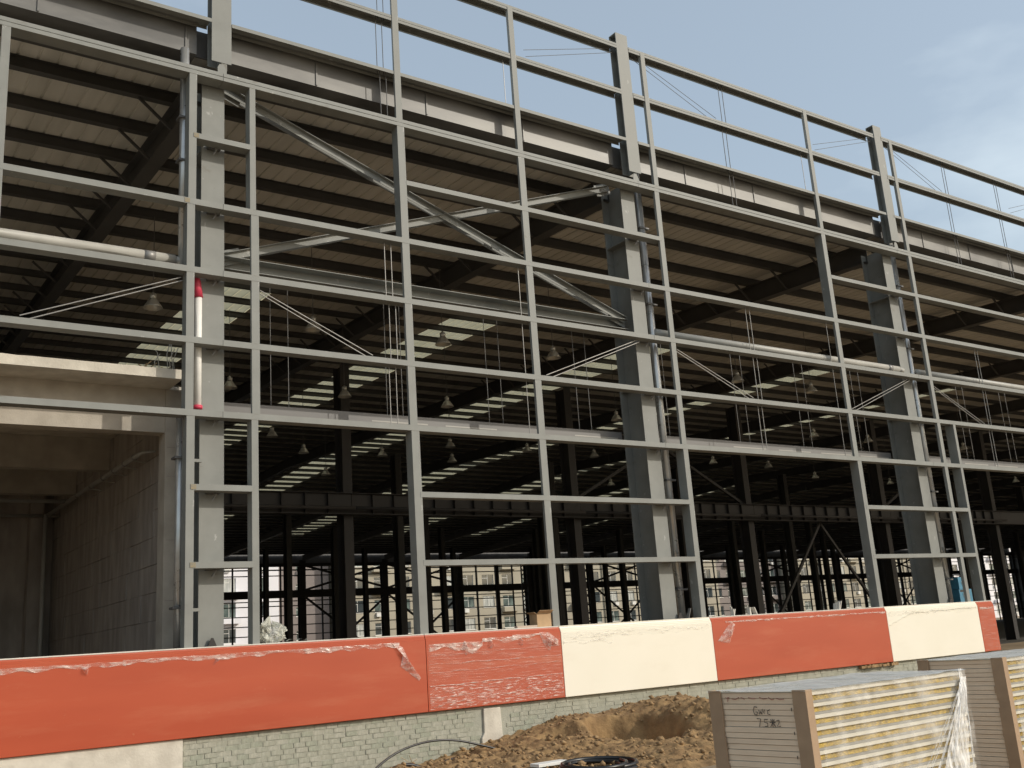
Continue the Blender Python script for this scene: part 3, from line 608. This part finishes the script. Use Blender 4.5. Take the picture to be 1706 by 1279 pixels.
# ================================================================= PENDANT LAMPS
sh = MB().lathe([(0.05, 0.27), (0.11, 0.26), (0.155, 0.22), (0.20, 0.14), (0.265, 0.04), (0.29, 0.0), (0.282, 0.0), (0.19, 0.12), (0.10, 0.22)], 18).mesh('shade', LAMP, True)
hs = MB().lathe([(0.0, 0.50), (0.03, 0.49), (0.05, 0.45), (0.10, 0.43), (0.10, 0.285), (0.0, 0.275)], 14).mesh('housing', LAMP, True)
LP = [(8.24, 10.11, 'bell lamp hanging above the slab left of the leftmost tall post'), (13.47, 10.3, 'bell lamp beside the crossing tie rods right of the left column'), (13.53, 18.38, 'bell lamp seen just right of the left column above the cable tray'),
 (18.37, 18.23, 'bell lamp in front of the pale skylight strip right of the left column'), (18.5, 26.52, 'brightest bell lamp below the cable tray right of the left column'), (21.63, 30.01, 'dim bell lamp right of the brightest lamp below the tray'),
 (25.6, 35.96, 'small bell lamp low in the first wide opening above the crane girder'), (18.35, 10.17, 'large bell lamp under the braced strut near the middle post'), (23.48, 18.44, 'bell lamp left of the long skylight strip in the second opening'),
 (28.51, 26.52, 'bell lamp under the tray, upper of two close together right of the middle post'), (30.95, 30.37, 'bell lamp under the tray, lower of two close together right of the middle post'), (26.1, 29.72, 'bell lamp just right of the brown interior column'),
 (23.24, 10.16, 'large bell lamp right of the slender post in the braced bay'), (33.21, 18.29, 'bell lamp just left of the second column above the tray'), (33.59, 26.56, 'bell lamp beside the dark interior column left of the slender post'),
 (38.74, 26.92, 'dim bell lamp under the tray left of the second column'), (42.8, 35.41, 'small bell lamp right of the slender post, left of two in that opening'), (47.43, 35.79, 'small bell lamp beside the second column, right of two in that opening'),
 (48.51, 26.78, 'bell lamp at the tip of the dark diagonal brace right of the second column'), (33.36, 10.26, 'large bell lamp right of the second column below the pale pipe'), (38.53, 10.47, 'large bell lamp midway between the second and third columns'),
 (48.06, 18.21, 'bell lamp above the tray left of the post before the third column'), (53.24, 18.36, 'bell lamp just left of the third column above the tray'), (54.04, 27.05, 'bell lamp under the tray right of the second interior column'),
 (62.14, 29.75, 'small bell lamp under the tray near the post before the third column'), (72.29, 30.54, 'bell lamp just left of the third column under the tray'), (79.23, 36.36, 'tiny bell lamp low left of the third column'),
 (79.93, 27.27, 'bell lamp under the tray right of the jamb post, left of a pair'), (84.92, 27.19, 'bell lamp under the tray at the right picture edge'), (63.12, 18.25, 'bell lamp above the tray just right of the third column')]
for x, y, lab in LP:
    t_ = thing('pendant_lamp', lab, 'lamp', (x, y, 10.6 + H - 0.15), 'bell lamps hanging from the hall roof')
    link('shade', sh, t_); link('housing', hs, t_); MB().tube([(0, 0, 0.49), (0, 0, roof_z(y) - 0.3 - 10.6 - H + 0.15)], 0.012, 5).build('cord', GREYD, t_)

# ================================================================= STACKS OF PANELS
def panel_stack(label, loc, rz, Lx, Wy, n, th=0.0955, writing=False, seed=1):
    S = thing('panel_stack', label, 'panel stack', loc, 'wrapped stacks of sandwich panels', rz); rnd = random.Random(seed)
    z = 0.1
    for i in range(3): MB().box(0.1+i*(Lx-0.3)/2, 0.2+i*(Lx-0.3)/2, 0.02, Wy-0.02, 0, 0.1).build('bearer', WOOD, S)
    tops = 0.1 + n*th
    for i in range(n):
        dy = rnd.uniform(0, 0.012); dx = rnd.uniform(0, 0.012); z0 = 0.1 + i*th
        p = MB(); p.box(0.02+dx, Lx-0.02, 0.022+dy, Wy-0.02, z0+0.02, z0+th-0.03); pl = p.build('panel', CORE, S)
        for (za, zb) in ((z0+0.001, z0+0.0205), (z0+th-0.0305, z0+th-0.0005)):
            q = MB().box(0.014+dx, Lx-0.012, dy*0.6+0.002, Wy-0.01, za, zb); q.build('steel_skin', SKIN if za > z0+0.01 else GAPM, pl)
        MB().box(dx+0.004, dx+0.0195, 0.03, Wy-0.03, z0+0.003, z0+th*0.5-0.002).build('wrapped_end', ENDW, pl)
        MB().box(dx*0.6+0.002, dx+0.0195, 0.03, Wy-0.03, z0+th*0.5+0.002, z0+th-0.003).build('wrapped_end', ENDW, pl)
        if i % 2 == 1 and writing: MB().box(-0.002, 0.002, 0.15, 0.155, z0+0.04, z0+0.065).build('ink_dot', INK, pl)
    # cardboard corner guards
    def guard(cx, cy, sx, sy, wavy):
        m = MB(); k = 16
        for i in range(k):
            za = 0.12 + i*(tops-0.10)/k; zb = 0.12 + (i+1)*(tops-0.10)/k
            w1 = 0.13 + wavy*noise.noise(Vector((i*0.5, seed, cy))); w2 = 0.07
            a0, a1 = sorted((cx, cx+sx*w2)); b0, b1 = sorted((cy, cy+sy*w1))
            m.box(min(cx-sx*0.018, a1), max(cx-sx*0.018, a1), cy-0.012*sy if sy > 0 else cy, cy if sy > 0 else cy+0.012, za, zb)
            m.box(min(cx-sx*0.018, cx-sx*0.006), max(cx-sx*0.018, cx-sx*0.006), b0, b1, za, zb)
        m.build('corner_guard', CARD, S)
    guard(0, -0.014, 1, 1, 0.02); guard(0, Wy+0.002, 1, -1, 0.02)
    # film over the top and the long side
    def tf(u, v):
        x = u*(Lx+0.06)-0.03; y = v*(Wy+0.06)-0.03; return (x, y, tops + 0.012 + 0.02*abs(noise.noise(Vector((x*2.5, y*3, seed)))) - 0.06*(max(0, -y) + max(0, -x)))
    MB().grid(50, 24, tf).build('top_wrap', WRAPT, S, smooth=True)
    MB().box(0.0, Lx, 0.0, Wy, tops+0.001, tops+0.006).build('top_sheet', SKIN, S)
    def sf(u, v):
        x = 0.14 + u*(Lx-0.12); z = tops + 0.012 - v*(tops-0.15); return (x, -0.016 - 0.02*abs(noise.noise(Vector((x*2+z*3, z*3, seed)))), z)
    MB().grid(60, 40, sf).build('side_wrap', WRAP, S, smooth=True)
    # bunched wrap fanning down from the far upper corner
    o = Vector((Lx-0.06, -0.035, tops-0.06))
    for i in range(18):
        a = rnd.uniform(0, 1)**0.8; tx = Lx - 0.1 - a*1.25; tz = tops - 1.05 - rnd.uniform(0, .1)
        pts = [o.lerp(Vector((tx, -0.03, tz)), k/10) + Vector((0, -0.012*math.sin(k*0.3), -0.10*math.sin(math.pi*k/10)*(1-a))) for k in range(11)]
        MB().tube(pts, rnd.uniform(0.001, 0.0032), 5).build('wrap_strand', WRAPW, S)
    f = MB()
    def ff(u, v):
        a = Vector((Lx-0.05, -0.03, tops-0.05)).lerp(Vector((Lx-0.34-u*0.62, -0.040, tops-1.15)), v); a.x -= (u-0.5)*0.10*(1-v); a.z -= 0.08*math.sin(math.pi*v); a.y -= 0.03*abs(noise.noise(Vector((u*9, v*4, seed)))); return a
    f.grid(16, 24, ff).build('bunched_wrap', WRAPW, S, smooth=True)
    f = MB()
    def fg(u, v):
        a = math.pi*0.5*u; return (Lx - 0.10 + 0.11*math.sin(a) + 0.02*noise.noise(Vector((u*4, v*9, 1))), -0.02 + 0.05*(1-math.cos(a)) - 0.015*abs(noise.noise(Vector((u*5, v*12, 4)))), tops + 0.03 - v*0.42)
    f.grid(12, 20, fg).build('bunched_wrap', WRAPW, S, smooth=True)
    if writing:
        def stroke(pts, m, r=0.0035):
            MB().tube([(-0.0035, Wy - y, tops - z) for y, z in pts], r, 4).build('handwriting', m, S)
        # two rows of black marker, one row of red
        y0, z0, s = 0.47, 0.115, 0.05
        G = [[(0.9,0.1),(0.3,0.0),(0,0.6),(0.2,1.3),(0.7,1.4),(0.9,0.9),(0.5,0.9)], [(1.2,0.5),(1.35,1.3),(1.6,0.8),(1.8,1.3),(2.0,0.4)], [(2.5,0.5),(2.25,0.9),(2.5,1.35),(2.75,0.9),(2.5,0.5)], [(3.6,0.5),(3.1,0.7),(3.05,1.2),(3.6,1.3)]]
        for st in G: stroke([(y0+a*s, z0+b*s) for a, b in st], INK)
        y0, z0 = 0.50, 0.215
        G = [[(0,0),(0.8,0),(0.35,1.4)], [(1.1,1.3),(1.2,1.35)], [(2.3,0.1),(1.6,0.1),(1.55,0.6),(2.2,0.7),(2.2,1.2),(1.5,1.3)], [(2.7,0.6),(3.9,0.55)], [(3.3,0),(3.3,1.4)], [(2.9,0.1),(3.1,0.4)], [(3.7,0.1),(3.5,0.4)], [(3.3,0.6),(2.8,1.3)], [(3.3,0.6),(3.9,1.3)], [(4.2,0.3),(4.7,0.2),(4.7,0.6),(4.2,1.2),(4.9,1.2)]]
        for st in G: stroke([(y0+a*s, z0+b*s) for a, b in st], INK)
        rnd2 = random.Random(4); y = 0.17
        while y < 0.74:
            ln = rnd2.uniform(0.03, 0.09); stroke([(y, .045+rnd2.uniform(-.008, .008)), (y+ln*.5, .05+rnd2.uniform(-.01, .01)), (y+ln, .045+rnd2.uniform(-.012, .012))], REDINK, 0.003)
            if rnd2.random() < 0.5: stroke([(y+ln*.6, .035), (y+ln*.6-.005, .075)], REDINK, 0.003)
            y += ln + rnd2.uniform(0.01, 0.05)
        for i in range(1, n, 2): pass
    return S
hgt = 0.1 + 13*0.0955
panel_stack('film wrapped panel stack with handwriting, in front of the brick plinth', (7.04, -13.68, H-0.55-hgt), math.radians(3.2), 2.50, 1.03, 13, writing=True, seed=1)
panel_stack('film wrapped panel stack at the right picture edge, behind the handwritten stack', (11.28, -12.92, H-0.53-hgt), math.radians(2), 3.2, 1.03, 13, seed=6)

# ================================================================= SMALL THINGS
bx = thing('cardboard_box', 'open brown cardboard box standing on the panel wall top', 'box', (14.45, 0.16, 2.246))
MB().box(-0.2, 0.2, -0.15, 0.15, 0, 0.30).build('carton', CARDB, bx)
MB().bar((0, -0.155, 0.305), (0, -0.27, 0.37), 0.4, 0.006).build('front_flap', CARDB, bx); MB().bar((-0.203, 0, 0.305), (-0.28, 0, 0.34), 0.3, 0.006, (0, 0, 1)).build('side_flap', CARDB, bx)
bagm = MB()
def bagf(u, v):
    a = 2*math.pi*u; r = (0.22*math.sin(math.pi*min(1, v*0.93+0.10))**0.7 + 0.02)*(1 + 0.75*noise.noise(Vector((math.cos(a)*1.9, math.sin(a)*1.9, v*3.2))) + 0.5*abs(noise.noise(Vector((math.cos(a)*5, math.sin(a)*5, v*7))))); return (r*math.cos(a)*1.1, r*math.sin(a)*0.6, (0.40*v*(1+0.5*noise.noise(Vector((math.cos(a)*2.2, math.sin(a)*2.2, 5)))) + 0.05*noise.noise(Vector((math.cos(a)*5, math.sin(a)*5, v*6)))) if v > 0.02 else 0)
bagm.grid(40, 26, bagf).build('plastic_bag', BAG, loc=(7.92, 0.24, 2.25), label='crumpled clear plastic bag lying on the wall top beside a post', category='plastic bag')
sg = MB().grid(10, 2, lambda u, v: (u*0.45, 0.12*v, 0.015 + 0.03*abs(math.sin(u*7)) + 0.01*v)); sg.build('film_scrap', BAG, loc=(8.2, 0.1, 2.25), label='flat scrap of clear film beside the plastic bag', category='scrap')
bm_ = thing('blue_machine', 'small blue machine with pale label standing behind the wall near the right column', 'machine', (32.62, 0.95, 2.06))
MB().box(-0.36, 0.36, -0.2, 0.2, 0.10, 0.62).build('body', BLUE, bm_); MB().box(-0.30, 0.18, -0.19, 0.19, 0.63, 1.02).build('upper_body', BLUE, bm_); MB().box(-0.16, 0.14, -0.215, -0.205, 0.38, 0.50).build('nameplate', BLUEL, bm_); MB().box(-0.14, 0.1, -0.205, -0.195, 0.78, 0.88).build('nameplate', BLUEL, bm_)
MB().box(-0.30, 0.2, -0.206, -0.2005, 0.53, 0.60).build('vent', BLACK, bm_)
for dx in (-0.28, 0.28): MB().box(dx-0.05, dx+0.05, -0.18, 0.18, 0, 0.099).build('foot', BLACK, bm_)
MB().tube([(-0.3, 0, 1.02), (-0.28, 0, 1.12), (0.1, 0, 1.12), (0.12, 0, 1.02)], 0.018, 8).build('handle', BLACK, bm_)
def offcut(x, z, label, s, m=ROOF):
    k = MB()
    for i in range(3):
        a = random.uniform(-s, s); k.bar((a, 0.03*i, 0), (a+random.uniform(-.1, .1), 0.03*i, random.uniform(.12, .26)), random.uniform(.06, .14), 0.02)
    k.build('offcut', m, loc=(x, 0.0, z), label=label, category='offcut')
offcut(21.4, 2.246, 'pale metal offcuts standing on the red panel near the second column', 0.2); offcut(20.6, 2.246, 'small pale offcut on the red panel beside the flap', 0.08)
offcut(18.95, 2.246, 'dark wedge of scrap on the cream panel at the second column', 0.12, GREYD); offcut(24.95, 2.246, 'small pale offcut on the red panel left of a jamb post', 0.07)
MB().box(-0.28, 0.28, -0.06, 0.06, 0, 0.05).build('timber_offcut', PINKB, loc=(13.95, 0.05, 2.246), label='short flat offcut lying left of the cardboard box', category='offcut')
# black hoses
hp = [(9.05, -1.35, -0.42), (9.4, -1.2, -0.18), (9.9, -1.05, 0.02), (10.4, -1.0, 0.13), (10.9, -1.0, 0.155), (11.4, -1.0, 0.09), (11.9, -1.05, -0.05), (12.25, -1.1, -0.16)]
def spline(p, n=6):
    o = []
    for i in range(len(p)-1):
        a = Vector(p[max(i-1, 0)]); b = Vector(p[i]); c = Vector(p[i+1]); d = Vector(p[min(i+2, len(p)-1)])
        for k in range(n):
            t = k/n; o.append(0.5*((2*b) + (c-a)*t + (2*a-5*b+4*c-d)*t*t + (3*b-a-3*c+d)*t**3))
    return o + [Vector(p[-1])]
MB().tube(spline(hp), 0.022, 10).build('black_hose', BLACK, smooth=True, label='long black hose arching over the soil beside the brick plinth', category='hose')
hq = [(8.9, -2.0, -0.35), (9.3, -1.95, -0.16), (9.7, -1.95, -0.12), (10.05, -2.0, -0.25), (10.25, -2.0, -0.30)]
MB().tube(spline(hq), 0.035, 10).build('black_hose', BLACK, smooth=True, label='thick black hose loop at the bottom picture edge below the arching hose', category='hose')
MB().tube(spline([(10.2, -1.8, -0.30), (10.5, -1.7, -0.2), (10.85, -1.6, -0.16), (11.0, -1.6, -0.2)]), 0.025, 8).build('black_hose', BLACK, smooth=True, label='short bent black hose end sticking out of the soil', category='hose')
cp = []
for i in range(150):
    t = i/150; a = t*2*math.pi*4; r = 0.50 + 0.05*math.sin(t*9) ; cp.append((10.45 + r*math.cos(a) + 0.12*math.sin(t*11), -6.55 + r*math.sin(a), soil_z(10.45, -6.55) + 0.04 + 0.045*t*4*0.5 + 0.02*math.sin(a)))
MB().tube(cp, 0.034, 8).build('coiled_hose', BLACK, smooth=True, label='coil of black hose on the soil at the bottom edge', category='hose')
bevel(MB().box(-0.30, 0.30, -0.12, 0.12, 0, 0.05).build('white_board', WHITE, loc=(10.13, -5.75, soil_z(10.13, -5.75)+0.03), label='small white board lying left of the coiled hose', category='board'), 0.006)
tw = MB()
for i in range(14):
    x = random.uniform(9.7, 11.2); y = -1.25+random.uniform(-.3, .3); z = soil_z(x, y); tw.tube([(x, y, z), (x+random.uniform(-.15, .15), y+.05, z+.12), (x+random.uniform(-.3, .3), y, z+random.uniform(.1, .3))], 0.006, 4)
tw.build('twigs', WOOD, kind='stuff', label='dry twigs and scraps under the arching hose', category='twigs')

# ================================================================= BUILDINGS BEYOND
def block(label, x0, x1, y, storeys, hs_, mwall, pitch, ww, wh, depth=14, sill=1.1, panem=None, seed=1, rows_from=0):
    A = thing('apartment_building', label, 'building', (x0, y, 0), 'buildings beyond the hall'); L_ = x1-x0; rnd = random.Random(seed)
    m = MB(); m.box(0, L_, 0.35, depth, 0, storeys*hs_)
    n = max(1, int(L_/pitch)); mg = (L_ - n*pitch)/2
    for s in range(storeys):
        z = s*hs_
        m.box(0, L_, 0, 0.349, z, z+sill); m.box(0, L_, 0, 0.349, z+sill+wh, z+hs_)
        x = 0
        for k in range(n+1):
            xe = mg + k*pitch + (pitch-ww)/2 if k < n else L_
            m.box(x, xe, 0, 0.349, z+sill, z+sill+wh); x = xe + ww
    m.build('wall', mwall, A)
    fr = MB(); f = 0.07
    fr.box(0, ww, 0.12, 0.2, 0, f); fr.box(0, ww, 0.12, 0.2, wh-f, wh); fr.box(0, f, 0.12, 0.2, f, wh-f); fr.box(ww-f, ww, 0.12, 0.2, f, wh-f); fr.box(ww/2-f/2, ww/2+f/2, 0.12, 0.2, f, wh-f); fr.box(f, ww/2-f/2, 0.125, 0.19, wh*.68, wh*.68+f)
    fm = fr.mesh('window', TRIM); pmh = [MB().box(f, ww-f, 0.15, 0.17, f, wh-f).mesh('pane', g_) for g_ in (GLASS, GLASS, CURT, GLASSG)]; acm = MB().box(0, 0.9, -0.45, -0.05, -0.85, -0.2).mesh('air_conditioner', TRIM); balm = MB().box(-0.5, ww+0.5, -1.1, -0.05, -1.0, -0.12).mesh('balcony', mwall); sm_ = MB().box(-0.1, ww+0.1, -0.12, 0.1, -0.1, 0).mesh('sill', TRIM)
    for s in range(storeys):
        for k in range(n):
            o = link('window', fm, A, (mg + k*pitch + (pitch-ww)/2, 0, s*hs_+sill)); link('pane', rnd.choice(pmh), o); link('sill', sm_, o)
            if rnd.random() < 0.35: link('air_conditioner', acm, o, (rnd.choice((0.2, ww-1.0)), 0, 0))
            elif k % 3 == 1 and s > 0: link('balcony', balm, o)
    MB().box(-0.3, L_+0.3, -0.4, depth, storeys*hs_, storeys*hs_+0.5).build('cornice', TRIM, A)
    for k in range(0, n, 3): MB().box(mg+k*pitch-0.18, mg+k*pitch+0.18, -0.35, 0, 0, storeys*hs_).build('pilaster', mwall, A)
    return A
block('white building at the far left seen through the open hall', 50, 66.8, 145, 5, 4.0, LAV, 5.2, 2.2, 2.2, seed=2)
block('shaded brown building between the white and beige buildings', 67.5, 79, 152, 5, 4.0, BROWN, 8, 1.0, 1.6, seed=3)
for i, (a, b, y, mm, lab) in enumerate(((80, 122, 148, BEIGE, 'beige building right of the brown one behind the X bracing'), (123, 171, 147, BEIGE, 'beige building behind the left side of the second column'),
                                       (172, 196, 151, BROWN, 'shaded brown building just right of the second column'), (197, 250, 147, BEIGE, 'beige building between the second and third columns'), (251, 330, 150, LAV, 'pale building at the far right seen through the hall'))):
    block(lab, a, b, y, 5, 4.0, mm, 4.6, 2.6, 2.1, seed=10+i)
